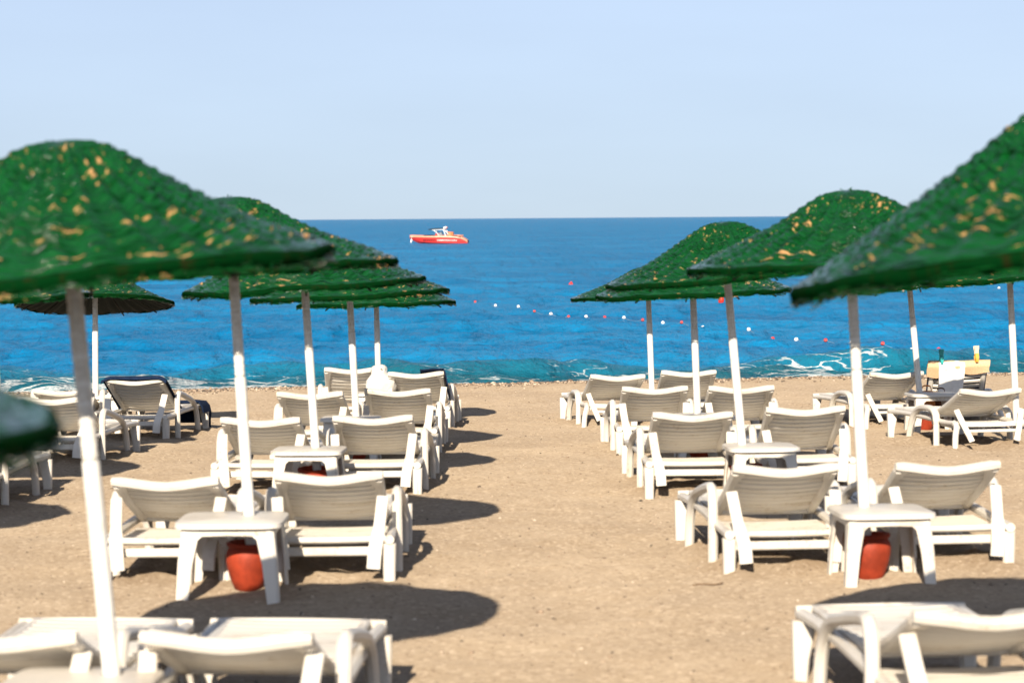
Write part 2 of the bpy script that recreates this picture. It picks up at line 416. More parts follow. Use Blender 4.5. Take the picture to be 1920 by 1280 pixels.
# loungers: line, row, side, x, y of the head end, turn deg (ccw), backrest angle deg, style
LNG = [
    ('bag', 5, 'aisle', -1.08, 8.20, -3.0, 20, 0), ('bag', 5, 'far', -1.96, 8.25, -3.0, 20, 0),
    ('bag', 4, 'aisle', -1.10, 13.25, 0.5, 25, 0), ('bag', 4, 'far', -2.08, 13.25, -3.0, 23, 0),
    ('bag', 3, 'aisle', -1.13, 17.95, -1.5, 25, 0), ('bag', 3, 'far', -2.05, 18.0, -2.5, 24, 0),
    ('bag', 2, 'aisle', -1.13, 21.8, -.5, 26, 0), ('bag', 2, 'far', -1.97, 21.6, -4.0, 25, 0),
    ('bag', 1, 'aisle', -1.11, 25.7, -1.5, 27, 0), ('bag', 1, 'far', -1.86, 25.9, 2.0, 31, 0),
    ('aisle', 5, 'aisle', 1.86, 8.50, 4.5, 21, 0),
    ('aisle', 4, 'aisle', 1.66, 13.4, 4.0, 26, 0), ('aisle', 4, 'far', 2.68, 13.6, 3.0, 25, 0),
    ('aisle', 3, 'aisle', 1.455, 17.9, 2.0, 26, 0), ('aisle', 3, 'far', 2.40, 18.1, 1.0, 28, 0),
    ('aisle', 2, 'aisle', 1.41, 21.9, 1.5, 26, 0), ('aisle', 2, 'far', 2.26, 21.9, 2.0, 26, 0),
    ('aisle', 1, 'aisle', 1.24, 26.1, 7.0, 22, 1), ('aisle', 1, 'far', 2.08, 26.2, 2.0, 25, 1),
    ('outer', 3, 'aisle', -4.36, 16.9, -2.0, 24, 0),
    ('outer', 2, 'aisle', -4.36, 21.0, -4.0, 25, 0),
    ('outer', 2, 'far', -5.30, 21.2, -3.0, 25, 0),
    ('outer', 1, 'aisle', -4.15, 24.4, -5.0, 27, 0),
    ('outer', 1, 'far', -5.05, 25.0, 3.0, 16, 0),
    ('box', 2, 'aisle', 4.80, 22.3, 11.0, 21, 1),
    ('box', 1, 'aisle', 4.44, 25.6, 11.0, 24, 1),
    ('box', 1, 'far', 5.20, 25.6, -2.0, 50, 1),
]

# ------------------------------------------------------------------ ground: one sheet of sand
def build_sand():
    def axis(parts):
        a = []
        for lo, hi, st in parts: a += list(np.arange(lo, hi, st))
        return np.array(a)
    xs = axis([(-200, -20, 12), (-20, -9, .8), (-9, 9, .055), (9, 20, .8), (20, 201, 12)])
    ys = axis([(-120, -4, 6), (-4, 7.2, .4), (7.2, 19, .05), (19, 39, .075), (39, 50, .6)])
    X, Y = np.meshgrid(xs, ys)
    Z = macro_z(X, Y)
    t = Y - crest_y(X)
    fade = np.clip((-t + .2) / 1.5, 0, 1) * np.clip((Y - 5) / 3, 0, 1)
    Z += fade * (.050 * fbm(X * .55, Y * .55, 3, 3) + .085 * fbm(X * 2.1, Y * 2.1, 9, 4) + .018 * fbm(X * 9, Y * 9, 21, 3))
    # sand heaped and scuffed around every lounger
    darken = np.zeros_like(X)
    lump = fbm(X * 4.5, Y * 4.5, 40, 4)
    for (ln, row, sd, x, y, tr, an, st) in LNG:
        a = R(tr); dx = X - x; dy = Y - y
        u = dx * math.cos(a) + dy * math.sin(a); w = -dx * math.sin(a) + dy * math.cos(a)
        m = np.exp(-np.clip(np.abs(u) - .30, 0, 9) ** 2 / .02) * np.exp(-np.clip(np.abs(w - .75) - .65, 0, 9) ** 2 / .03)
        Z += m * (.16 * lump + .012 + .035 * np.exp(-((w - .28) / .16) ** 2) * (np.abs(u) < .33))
        darken = np.maximum(darken, .55 * m * np.clip(.5 + 2.2 * lump, 0, 1))  # sand colour darker in lumps beneath each lounger
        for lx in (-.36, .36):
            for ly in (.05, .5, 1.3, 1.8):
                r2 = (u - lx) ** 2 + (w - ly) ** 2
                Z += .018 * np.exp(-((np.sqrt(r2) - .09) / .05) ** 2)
    darken = np.maximum(darken, np.clip((t + 1.2) / 2.2, 0, 1) * .8)  # damp sand towards the water
    nx, ny = len(xs), len(ys)
    i = np.arange(ny - 1)[:, None] * nx + np.arange(nx - 1)[None, :]
    F = np.stack([i, i + 1, i + nx + 1, i + nx], -1).reshape(-1, 4)
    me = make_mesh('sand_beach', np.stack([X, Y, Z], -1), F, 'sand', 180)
    at = me.attributes.new('darken', 'FLOAT', 'POINT'); at.data.foreach_set('value', darken.ravel().astype(np.float32))
    o = obj('sand_beach', me); tag(o, 'coarse golden sand beach sloping down to the water', kind='structure')
    return X, Y, Z, xs, ys
GX, GY, GZ, GXS, GYS = build_sand()
def ground(x, y):
    """Height of the finished sand sheet (bilinear)."""
    x = np.asarray(x, float); y = np.asarray(y, float)
    i = np.clip(np.searchsorted(GXS, x) - 1, 0, len(GXS) - 2); j = np.clip(np.searchsorted(GYS, y) - 1, 0, len(GYS) - 2)
    fx = (x - GXS[i]) / (GXS[i + 1] - GXS[i]); fy = (y - GYS[j]) / (GYS[j + 1] - GYS[j])
    return (GZ[j, i] * (1 - fx) + GZ[j, i + 1] * fx) * (1 - fy) + (GZ[j + 1, i] * (1 - fx) + GZ[j + 1, i + 1] * fx) * fy

# ------------------------------------------------------------------ sea
def build_sea():
    ncol, nrow = 470, 1050
    u = np.linspace(-1, 1, ncol); u = u * (.55 + .45 * np.abs(u) ** 2)
    y0 = 37.0; r = np.linspace(0, 1, nrow)
    y = y0 * np.exp(r ** 1.25 * math.log(40000 / y0))
    U, Yb = np.meshgrid(u, y)
    X = U * (Yb * .75 + 12); Y = Yb + .2 * np.clip(X, -30, 30) * np.exp(-(Yb - y0) / 60)
    dy = np.gradient(y)[:, None] * np.ones((1, ncol)); dx = np.abs(np.gradient(X, axis=1))
    Z = np.full_like(X, SEA_Z)
    rg = np.random.default_rng(5)
    for k in range(170):
        lam = 0.45 * (11 / .45) ** (rg.random() ** 1.25)
        th = rg.normal(-math.pi / 2 - .15, .55); kx, ky = math.cos(th) * math.tau / lam, math.sin(th) * math.tau / lam
        amp = .0062 * lam ** .45
        # a wave fades out where the mesh is too coarse to carry it
        lim = np.maximum(dy * abs(math.sin(th)), dx * abs(math.cos(th)) * .9) * 2.6
        fd = np.clip(lam / np.maximum(lim, 1e-6) - 1, 0, 1)
        env = .6 + .8 * vnoise(X / (lam * 4) + k * 7.1, Y / (lam * 4), k)
        ph = kx * X + ky * Y + rg.random() * 6.28
        s = np.sin(ph); Z += amp * fd * env * (s + .35 * np.cos(2 * ph) * -1 * .5)
    t = Y - crest_y(X)
    # small surf swells along the shore
    wig = 1.6 * fbm(X * .13, X * 0 + 3.3, 77, 3) * 2
    hmod = np.clip(.25 + 1.3 * vnoise(X * .28 + 9, X * 0 + 1.7, 31), 0, 1.3)
    tight = np.clip((X - 3.6) / 1.2, 0, 1) * np.clip((8.6 - X) / 1.2, 0, 1)
    for tc, hh, wd in ((10.6, .20, .9), (14.5, .11, 1.3), (19.0, .08, 1.6)):
        q = t - tc - wig
        Z += hh * (hmod + .9 * tight * (tc < 12)) * np.exp(-(np.where(q < 0, q / (wd * .55), q / (wd * 1.3))) ** 2)
    shallow = np.clip(1 - (t - 8) / 9, 0, 1)
    foam = np.clip(1 - (t - 7.0) / 4.2, 0, 1) * .72 * (.45 + 1.0 * vnoise(X * .45, Y * .45 + 5, 61))
    q = t - 10.2 - wig
    foam += tight * .40 * np.exp(-(np.where(q < 0, q / 1.5, q / .55)) ** 2)
    leftw = np.clip((-X - 4.2) / 1.0, 0, 1) * np.exp(-((t - 8.2) / 1.2) ** 2)
    foam += .55 * leftw
    foam = np.clip(foam, 0, 1)
    i = np.arange(nrow - 1)[:, None] * ncol + np.arange(ncol - 1)[None, :]
    F = np.stack([i, i + 1, i + ncol + 1, i + ncol], -1).reshape(-1, 4)
    me = make_mesh('sea', np.stack([X, Y, Z], -1), F, 'sea', 180)
    for nm, a in (('shallow', shallow), ('foam', foam)):
        at = me.attributes.new(nm, 'FLOAT', 'POINT'); at.data.foreach_set('value', a.ravel().astype(np.float32))
    global sea_height
    def sea_height(x, y):
        d2 = (X - x) ** 2 + (Y - y) ** 2
        return float(Z.flat[int(np.argmin(d2))])
    tag(obj('sea', me), 'deep blue rippled sea turning teal with foam at shore', kind='structure')
build_sea()

# ------------------------------------------------------------------ pebbles
def build_pebbles():
    bm = bmesh.new(); bmesh.ops.create_icosphere(bm, subdivisions=1, radius=1)
    tv = np.array([v.co[:] for v in bm.verts]); tf = np.array([[v.index for v in f.verts] for f in bm.faces]); bm.free()
    def scatter(name, label, x, y, size):
        n = len(x); z = ground(x, y)
        sc = size[:, None] * np.stack([rng.uniform(.8, 1.3, n), rng.uniform(.8, 1.3, n), rng.uniform(.45, .8, n)], 1)
        an = rng.uniform(0, 6.28, n); ca, sa = np.cos(an), np.sin(an)
        jit = rng.uniform(.82, 1.18, (n, len(tv), 1))
        P = tv[None] * jit * sc[:, None, :]
        Q = np.stack([P[..., 0] * ca[:, None] - P[..., 1] * sa[:, None], P[..., 0] * sa[:, None] + P[..., 1] * ca[:, None], P[..., 2]], -1)
        Q += np.stack([x, y, z + sc[:, 2] * .35], 1)[:, None, :]
        F = (tf[None] + (np.arange(n) * len(tv))[:, None, None]).reshape(-1, 3)
        me = make_mesh(name, Q, F, 'pebble', 180)
        at = me.attributes.new('tint', 'FLOAT', 'POINT')
        at.data.foreach_set('value', np.repeat(rng.random(n), len(tv)).astype(np.float32))
        tag(obj(name, me), label, kind='stuff')
    n = 22000
    x = rng.uniform(-9.0, 9.5, n); t = rng.normal(-.12, .30, n); t = np.clip(t, -1.3, .8)
    scatter('shore_pebbles', 'band of brown and grey pebbles along the water line', x, crest_y(x) + t + .15 * np.sin(x * 1.7), rng.gamma(3.2, .0032, n) + .005)
    n = 6000
    y = 7.4 + 27 * rng.random(n) ** 1.3; x = rng.uniform(-1, 1, n) * (y * .26 + .3)
    scatter('sand_pebbles', 'tiny pale and dark stones strewn over the sand', x, y, rng.gamma(2.2, .0016, n) + .0025)
build_pebbles()

# ------------------------------------------------------------------ thatched umbrellas
PR = np.array([0, .05, .10, .17, .26, .36, .46, .56, .66, .76, .86, .94, 1.0])
PD = np.array([0, .008, .028, .085, .20, .335, .465, .585, .695, .795, .885, .952, 1.0])
NRIB = 34
def canopy_point(rho, th, seed, off=0.0):
    """Surface of the woven cap, radius 1, height 1 (origin at the rim plane's centre)."""
    ca, sa = np.cos(th), np.sin(th)
    d = np.interp(rho, PR, PD)
    rad = rho * (1 + .035 * fbm(ca * 1.6 + seed * 3.1, sa * 1.6, 5 + seed, 3) * rho)
    z = 1 - d
    z = z + .10 * fbm(ca * rho * 2.2 + seed * 7, sa * rho * 2.2 + 3, 15 + seed, 3) * np.clip(rho * 3, 0, 1)
    z = z - .07 * np.clip((rho - .8) / .2, 0, 1) * (fbm(ca * 2.5 + 8, sa * 2.5 + seed, 33, 2) + .1)
    rib = np.cos(NRIB * th) * np.clip(rho * 4, 0, 1) * np.clip((1.0 - rho) / .16, .12, 1)
    z = z + .030 * rib
    return rad, z + off
def build_canopy(seed):
    rg = np.random.default_rng(100 + seed)
    HC = .44                                              # reference height for metric sizes
    rows = np.concatenate([np.linspace(0, .08, 5)[:-1], np.linspace(.08, 1, 190)]); ns = 170
    th = np.arange(ns) * math.tau / ns
    RH, TH = np.meshgrid(rows, th, indexing='ij')
    rad, z = canopy_point(RH, TH, seed)
    NROLL = 36; ph = RH * NROLL; idx = np.floor(ph)
    wob = 1 + .5 * fbm(np.cos(TH) * 3 + idx * .37, np.sin(TH) * 3 + idx * 1.3, 50 + seed, 2)
    roll = np.sqrt(np.clip(1 - (2 * (ph - idx) - 1) ** 2, 0, 1))
    over = .62 + .38 * np.cos(NRIB * TH + math.pi * (idx % 2))
    bulge = .0095 * roll * over * wob * np.clip(RH * 5, 0, 1)
    z = z + bulge * .8 / HC; rad = rad + bulge * .55
    out = np.stack([rad * np.cos(TH), rad * np.sin(TH), z * HC], -1)
    # rounded, ragged rim and the underside
    lip = []
    for k, (dr, dz) in enumerate([(.004, -.010), (-.004, -.026), (-.022, -.036), (-.050, -.030)]):
        rr = rad[-1] + dr; zz = z[-1] * HC + dz + .035 * fbm(np.cos(th) * 11, np.sin(th) * 11, 70 + seed, 4)
        lip.append(np.stack([rr * np.cos(th), rr * np.sin(th), zz], -1))
    V = np.concatenate([out.reshape(-1, 3)] + lip)
    nr = len(rows) + 4
    i = np.arange(nr - 1)[:, None] * ns; k = np.arange(ns)[None, :]; k2 = (k + 1) % ns
    F = np.stack([i + k, i + ns + k, i + ns + k2, i + k2], -1).reshape(-1, 4)
    tint = np.concatenate([.35 + .5 * (vnoise(TH * 14, RH * 36, 3 + seed)).ravel() - .2, np.full(4 * ns, -.6)])
    pol = np.concatenate([np.stack([TH * .9, RH, RH * 0], -1).reshape(-1, 3)] + [np.stack([th * .9, 1 + 0 * th, 0 * th], -1)] * 4)
    tint[:RH.size] = np.where(RH.ravel() > .978, -.45, tint[:RH.size])
    # loose straws lying along the weave
    n = 650; kk = 5
    rho = np.sqrt(rg.uniform(.01, 1.0, n)); t0 = rg.uniform(0, 6.283, n)
    ln = rg.uniform(.05, .20, n) / np.maximum(rho, .15)
    s = np.linspace(0, 1, kk)
    tt = t0[:, None] + ln[:, None] * s[None]
    dr = (rg.normal(0, .012, n)[:, None]) * s[None]
    rr = np.clip(rho[:, None] + dr, .01, 1.012)
    ra, zz = canopy_point(np.minimum(rr, 1), tt, seed)
    ra = ra + np.maximum(rr - 1, 0)
    lift = rg.uniform(.004, .009, n)[:, None] + (np.abs(s[None] - .5) * 2) ** 3 * rg.gamma(.5, .0028, n)[:, None]
    cen = np.stack([(ra + lift * .5) * np.cos(tt), (ra + lift * .5) * np.sin(tt), zz * HC + lift], -1)
    # ragged fringe at the rim and tufts at the tip
    nf = 900
    t1 = rg.uniform(0, 6.283, nf); dt = rg.normal(0, .07, nf)
    ll = np.minimum(rg.gamma(2.2, .0055, nf), .026); dn = rg.uniform(-1.0, .1, nf)
    ra1, z1 = canopy_point(np.ones(nf) * .985, t1, seed)
    tt1 = t1[:, None] + dt[:, None] * s[None]
    rr1 = ra1[:, None] + ll[:, None] * s[None]
    zz1 = z1[:, None] * HC - .02 - rg.uniform(0, .03, nf)[:, None] + (ll * dn)[:, None] * s[None]
    fr = np.stack([rr1 * np.cos(tt1), rr1 * np.sin(tt1), zz1], -1)
    nt = 9
    t2 = rg.uniform(0, 6.283, nt); r2 = rg.uniform(.0, .10, nt); l2 = rg.uniform(.01, .03, nt)
    ra2, z2 = canopy_point(r2, t2, seed)
    rr2 = ra2[:, None] + (l2 * rg.uniform(.3, 1, nt))[:, None] * s[None]
    tf = np.stack([rr2 * np.cos(t2)[:, None], rr2 * np.sin(t2)[:, None], z2[:, None] * HC + (l2 * rg.uniform(.0, .7, nt))[:, None] * s[None]], -1)
    def strands(cen, wid, tn, name):
        n = len(cen); tg = np.gradient(cen, axis=1); tg /= np.linalg.norm(tg, axis=-1, keepdims=True) + 1e-9
        up = np.array([0, 0, 1.]); sd = np.cross(tg, up); sd /= np.linalg.norm(sd, axis=-1, keepdims=True) + 1e-9
        nu = np.cross(sd, tg)
        taper = np.array([.55, 1, 1, 1, .4])[None, :, None]
        w = wid[:, None, None] * taper
        V = np.stack([cen + sd * w, cen - sd * w, cen + nu * w * 1.1], 2)          # n,k,3,3
        base = (np.arange(n) * kk * 3)[:, None, None] + (np.arange(kk - 1) * 3)[None, :, None]
        a = np.array([0, 1, 2])[None, None]; b = np.array([1, 2, 0])[None, None]
        Fs = np.stack([base + a, base + b, base + 3 + b, base + 3 + a], -1).reshape(-1, 4)
        P = np.arctan2(cen[..., 1], cen[..., 0]) % math.tau
        pol = np.stack([P * .9, np.hypot(cen[..., 0], cen[..., 1]), 0 * P], -1)
        return V.reshape(-1, 3), Fs, np.repeat(tn, kk * 3), np.repeat(pol.reshape(-1, 3), 3, axis=0)
    me = make_mesh('canopy', V, F, 'straw', 180)
    def attrs(me, tint, pol):
        a = me.attributes.new('tint', 'FLOAT', 'POINT'); a.data.foreach_set('value', tint.astype(np.float32))
        a = me.attributes.new('polar', 'FLOAT_VECTOR', 'POINT'); a.data.foreach_set('vector', pol.astype(np.float32).ravel())
    attrs(me, tint, pol)
    allc = np.concatenate([cen, fr, tf]); wid = np.concatenate([rg.uniform(.0022, .0050, n), rg.uniform(.002, .004, nf), rg.uniform(.002, .004, nt)])
    sv, sf, st, sp = strands(allc, wid, np.clip(rg.normal(.5, .25, len(allc)), 0, 1), 'straws')
    ms = make_mesh('straws', sv, sf, 'straw', 180); attrs(ms, st, sp)
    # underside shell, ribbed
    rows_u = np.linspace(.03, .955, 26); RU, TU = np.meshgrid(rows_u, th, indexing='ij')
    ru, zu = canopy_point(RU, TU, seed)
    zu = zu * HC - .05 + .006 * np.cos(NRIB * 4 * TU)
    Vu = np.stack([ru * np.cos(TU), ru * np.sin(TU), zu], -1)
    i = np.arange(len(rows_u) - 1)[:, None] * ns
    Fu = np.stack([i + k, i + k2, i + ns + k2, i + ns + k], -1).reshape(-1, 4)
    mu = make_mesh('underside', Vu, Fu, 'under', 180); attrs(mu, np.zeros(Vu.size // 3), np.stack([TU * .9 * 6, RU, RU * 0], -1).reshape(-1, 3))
    # one cane rib of the frame
    rr_ = np.linspace(.05, .95, 8); rd, zd = canopy_point(rr_, np.zeros(8), seed)
    rib = MB().add(*sweep([(a_, 0, b_ * HC - .075) for a_, b_ in zip(rd, zd)], .016, .016, side=(0, 1, 0))).mesh('rib', 'rib')
    return me, ms, mu, rib
CAN = [build_canopy(s) for s in range(4)]
def pole_prof(z0, z1, r, step, amp):
    n = max(2, int((z1 - z0) / step)); p = []
    for k in range(n + 1):
        z = z0 + (z1 - z0) * k / n
        p.append((r + amp * ((k % 2) - .5) * 2 * random.uniform(.3, 1), z))
    return p
ROWW = {1: 'row nearest the sea', 2: 'second row from sea', 3: 'third row from sea', 4: 'fourth row from sea', 5: 'fifth row from sea', 6: 'row farthest from sea'}
LINE = {'bag': "in the carrier bag's line", 'aisle': "across aisle from carrier bag's line", 'outer': "in line behind carrier bag's line", 'box': "in the peach-edged towel's line"}
UPOS = {}
for ui, (ln, row, x, y, lean, sea_l, hr, hc, rad, turn) in enumerate(UMB):
    e = bpy.data.objects.new('beach_umbrella', None); C.objects.link(e)
    z = gz(x, y) - .02
    e.location = (x, y, z); e.rotation_euler = (R(-sea_l), R(-lean), 0)
    if ln == 'outer' and row == 1: lab = 'tilted green straw beach umbrella showing dark ribbed underside, ' + ROWW[row]
    else: lab = 'green straw beach umbrella, %s, %s' % (ROWW[row], LINE[ln])
    tag(e, lab, 'umbrella', 'green straw beach umbrellas')
    zw = 1.27 + random.uniform(-.04, .04)
    obj('painted_pole', make_mesh('painted_pole', *lathe([(.033, .04), (.034, .3), (.0335, .8), (.034, zw - .01), (.033, zw)], 20), 'paint'), e)
    top = hr + hc * .86
    obj('ringed_pole', make_mesh('ringed_pole', *lathe(pole_prof(zw, top, .0305, .022, .0022), 16), 'upper_paint', 180), e)
    me, ms, mu, rb = CAN[ui % 4]
    sc = (rad, rad, hc / .44)
    cn = obj('canopy', me, e, (0, 0, hr), (0, 0, turn)); cn.scale = sc
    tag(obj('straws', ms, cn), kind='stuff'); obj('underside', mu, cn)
    for k in range(11):
        obj('rib', rb, cn, None, (0, 0, k * math.tau / 11))
    UPOS[(ln, row)] = (x, y, z, lean, sea_l)

# ------------------------------------------------------------------ sun loungers
def lounger_meshes(style):
    M = {}
    def mk(k, *parts):
        b = MB()
        for p in parts: b.add(*p)
        M[k] = b.mesh(k, 'plastic')
    for s, nm in ((-1, 'l'), (1, 'r')):
        X = .362 * s
        if style == 0:
            mk('side_rail' + nm, sweep(spline([(X, -.012, .262), (X, .30, .268), (X, .9, .292), (X, 1.5, .300), (X * 1.04, 1.88, .296)], 5), .056, .052, ch=.3))
            mk('rear_leg' + nm, sweep([(X * .99, .035, -.05), (X * .99, .035, .10), (X * .99, .03, .238)], [.066, .072, .082], [.052, .056, .06], ch=.2),
               sweep([(X * .99, .004, .03), (X * .99, .0, .215)], [.010, .010], [.012, .012]))
            arch = spline([(X * 1.085, .44, -.05), (X * 1.085, .435, .20), (X * 1.08, .44, .40), (X * 1.075, .50, .49), (X * 1.075, .62, .488), (X * 1.08, .92, .435), (X * 1.08, 1.20, .365), (X * 1.085, 1.36, .22), (X * 1.09, 1.43, -.05)], 5)
            mk('armrest' + nm, sweep(arch, .058, [.058] * len(arch), ch=.3))
        else:
            mk('side_rail' + nm, sweep(spline([(X, .10, .268), (X, .35, .262), (X, .9, .285), (X, 1.5, .296), (X * 1.04, 1.86, .292)], 5), .052, .05, ch=.35))
            mk('rear_leg' + nm, sweep(spline([(X * 1.16, -.05, -.05), (X * 1.12, -.02, .13), (X * 1.03, .03, .235), (X, .12, .268)], 5), .055, .062, ch=.35))
            arch = spline([(X * 1.10, .50, -.05), (X * 1.10, .50, .18), (X * 1.09, .52, .33), (X * 1.08, .66, .385), (X * 1.08, .95, .375), (X * 1.09, 1.12, .30), (X * 1.10, 1.24, .12), (X * 1.10, 1.28, -.05)], 5)
            mk('armrest' + nm, sweep(arch, [.075 if 7 < i < 28 else .062 for i in range(len(arch))], .06, ch=.35))
        mk('front_leg' + nm, sweep([(X * 1.10, 1.80, -.05), (X * 1.09, 1.80, .10), (X * 1.04, 1.81, .27)], [.060, .075, .115], [.05, .05, .055], ch=.2))
        mk('strut' + nm, sweep(spline([(.318 * s, .17, .50), (.30 * s, .06, .33), (.278 * s, -.035, .205), (.268 * s, -.045, .095)], 3), [.07] * 4 + [.082] * 6, .022, ch=.25)
           if style == 0 else sweep(spline([(.345 * s, .10, .40), (.30 * s, .03, .26), (.235 * s, -.04, .09)], 3), [.06] * 7, .022, ch=.25))
    sag = -.012 if style == 0 else -.03
    def across(y, z, half, w, h, sg=0.0, ch=.25, n=8):
        return sweep([(half * (2 * k / n - 1), y, z + sg * (1 - (2 * k / n - 1) ** 2)) for k in range(n + 1)], w, h, side=(0, 1, 0), ch=ch)
    mk('upper_crossbar', across(.02 if style == 0 else .10, .268, .338, .04, .036, sag * .5))
    mk('lower_crossbar', across(.04, .190, .325 if style == 0 else .26, .034, .052 if style == 0 else .03, 0))
    mk('foot_board', across(1.885, .300, .40, .045, .062, .006, .35))
    mk('seat_frame', sweep([(-.31, .80, .318), (-.31, 1.86, .322)], .045, .03), sweep([(.31, .80, .318), (.31, 1.86, .322)], .045, .03), across(1.3, .312, .31, .04, .02))
    mk('rear_deck', sweep([(-.33, .08, .222), (-.33, .76, .232)], .03, .026), sweep([(.33, .08, .222), (.33, .76, .232)], .03, .026), across(.40, .224, .33, .04, .018))
    mk('deck_slat', across(0, .240, .325, .066, .014, -.006, .3))
    mk('slat', across(0, .330, .325, .068, .016, -.008, .3))
    # backrest, flat, hinged at its own origin and reaching towards -y
    L = .78
    nb = 7
    side = []
    for s in (-1, 1):
        side.append(sweep([(.300 * s, 0.02, 0), (.300 * s, -L * .5, -.006), (.300 * s, -L + .03, .004)], .056, [.042, .046, .05], ch=.3))
        side.append(sweep([(.262 * s, -L * .98, -.004), (.285 * s, -L * .70, -.012)], [.05, .02], [.028, .022], ch=.3))
    side.append(across(.018, -.004, .30, .03, .03, 0, .3))
    mk('backrest', *side)
    mk('top_rail', sweep([(.325 * (2 * k / 12 - 1), -L - .01 + .020 * (1 - (2 * k / 12 - 1) ** 2), .006 - .026 * math.cos((2 * k / 12 - 1) * math.pi / 2) ** 2 + .006 * abs(2 * k / 12 - 1)) for k in range(13)], [.05] + [.064] * 11 + [.05], [.046] + [.056] * 11 + [.046], side=(0, 1, 0), ch=.38))
    mk('back_slat', across(0, .004, .285, .064, .020, -.018, .42))
    mk('back_brace', across(0, -.018, .28, .03, .02, -.014, .3))
    return M
LM = [lounger_meshes(0), lounger_meshes(1)]
LOBJ = {}
for (ln, row, sd, x, y, tr, an, st) in LNG:
    M = LM[st]; e = bpy.data.objects.new('sun_lounger', None); C.objects.link(e)
    zz = [gz(x, y), gz(x, y + 1.85)]
    e.location = (x, y, zz[0] - .004)
    e.rotation_euler = Euler((math.atan2(zz[1] - zz[0], 1.85), R(random.uniform(-.6, .6)), R(tr)))
    word = {0: 'white slatted resin sun lounger', 1: 'white curved-leg sun lounger'}[st]
    lab = '%s, %s, %s' % (word, ROWW[row], LINE[ln]) if False else None
    short = {'bag': "carrier bag's line", 'aisle': "line opposite the carrier bag", 'outer': "line behind carrier bag's", 'box': "peach-edged towel's line"}[ln]
    rw = {1: 'nearest sea', 2: 'second from sea', 3: 'third from sea', 4: 'fourth from sea', 5: 'fifth from sea'}[row]
    sdw = {'aisle': 'aisle side', 'far': 'outer side'}[sd]
    lab = 'white %ssun lounger, %s of table %s, %s' % ('curved-leg ' if st else 'resin ', sdw, rw, short)
    if ln == 'outer' and row == 1 and sd == 'aisle': lab = 'white sun lounger with navy towel over its backrest and foot end'
    if ln == 'box' and sd == 'far': lab = 'white sun lounger with steeply raised backrest and long white towel'
    if ln == 'bag' and row == 1 and sd == 'aisle': lab = 'white sun lounger with navy towel over one backrest corner, near the carrier bag'
    tag(e, lab, 'sun lounger', 'white plastic sun loungers')
    for s, nm in ((-1, 'l'), (1, 'r')):
        obj('side_rail', M['side_rail' + nm], e); obj('leg', M['rear_leg' + nm], e); obj('leg', M['front_leg' + nm], e)
        obj('armrest', M['armrest' + nm], e)
        if an < 45: obj('prop_strut', M['strut' + nm], e)
    obj('upper_crossbar', M['upper_crossbar'], e); obj('lower_crossbar', M['lower_crossbar'], e); obj('foot_board', M['foot_board'], e)
    sf = obj('seat_frame', M['seat_frame'], e)
    for k in range(13): obj('slat', M['slat'], sf, (0, .845 + k * .0805, .004 * math.sin(k * .55)))
    rd = obj('rear_deck', M['rear_deck'], e)
    for k in range(9): obj('slat', M['deck_slat'], rd, (0, .115 + k * .0765, .001 * k))
    bk = obj('backrest', M['backrest'], e, (0, .80, .312), (R(-an + 1.3), 0, 0))
    obj('top_rail', M['top_rail'], bk)
    step = .078 if an < 45 else .118
    if an > 45: bk.scale = (1, .66, 1)
    for k in range(9 if an < 45 else 6): obj('slat', M['back_slat'], bk, (0, -.062 - k * step, .003 * math.sin(k)))
    LOBJ[(ln, row, sd)] = e

# ------------------------------------------------------------------ side tables, pole through the middle
def table_meshes(hx, hy):
    n = 64; hs = .280; zt = .435
    def outer(h, p=7):
        o = []
        for k in range(n):
            a = k * math.tau / n; c, s = math.cos(a), math.sin(a)
            r = h / (abs(c) ** p + abs(s) ** p) ** (1 / p); o.append((r * c, r * s))
        return o
    inner = [(hx + .043 * math.cos(k * math.tau / n), hy + .043 * math.sin(k * math.tau / n)) for k in range(n)]
    loops = [(inner, zt - .022), (inner, zt - .003), (outer(hs - .012), zt), (outer(hs), zt - .006), (outer(hs + .003), zt - .03), (outer(hs - .010), zt - .03), (outer(hs - .012), zt - .022)]
    v = []; f = []
    for lp, z in loops: v += [(a, b, z) for a, b in lp]
    L = len(loops)
    for i in range(L):
        j = (i + 1) % L
        for k in range(n):
            k2 = (k + 1) % n; f.append((i * n + k, i * n + k2, j * n + k2, j * n + k))
    top = make_mesh('table_top', v, f, 'plastic')
    b = MB()
    for (x0, y0, x1, y1) in ((-.2, -.235, .2, -.235), (-.2, .235, .2, .235), (-.235, -.2, -.235, .2), (.235, -.2, .235, .2)):
        b.add(*sweep([(x0, y0, .378), (x0 * .5 + x1 * .5, y0 * .5 + y1 * .5, .384), (x1, y1, .378)], .050, .018, side=(0, 0, 1)))
    apron = b.mesh('apron', 'plastic')
    legs = []
    for sx in (-1, 1):
        for sy in (-1, 1):
            b = MB()
            # an angle-section leg: two plates meeting at the outer corner, flaring at the knee
            p = [(sx * .262, sy * .262, -.04), (sx * .250, sy * .250, .2), (sx * .236, sy * .236, .345), (sx * .232, sy * .232, .402)]
            b.add(*sweep([(q[0] - sx * w * .5, q[1], q[2]) for q, w in zip(p, (.055, .070, .085, .13))], [.055, .070, .085, .13], .016, side=(1, 0, 0)))
            b.add(*sweep([(q[0], q[1] - sy * w * .5, q[2]) for q, w in zip(p, (.055, .070, .085, .13))], [.055, .070, .085, .13], .0158, side=(0, 1, 0)))
            legs.append(b.mesh('leg', 'plastic'))
    return top, apron, legs
TM0 = table_meshes(0, 0)
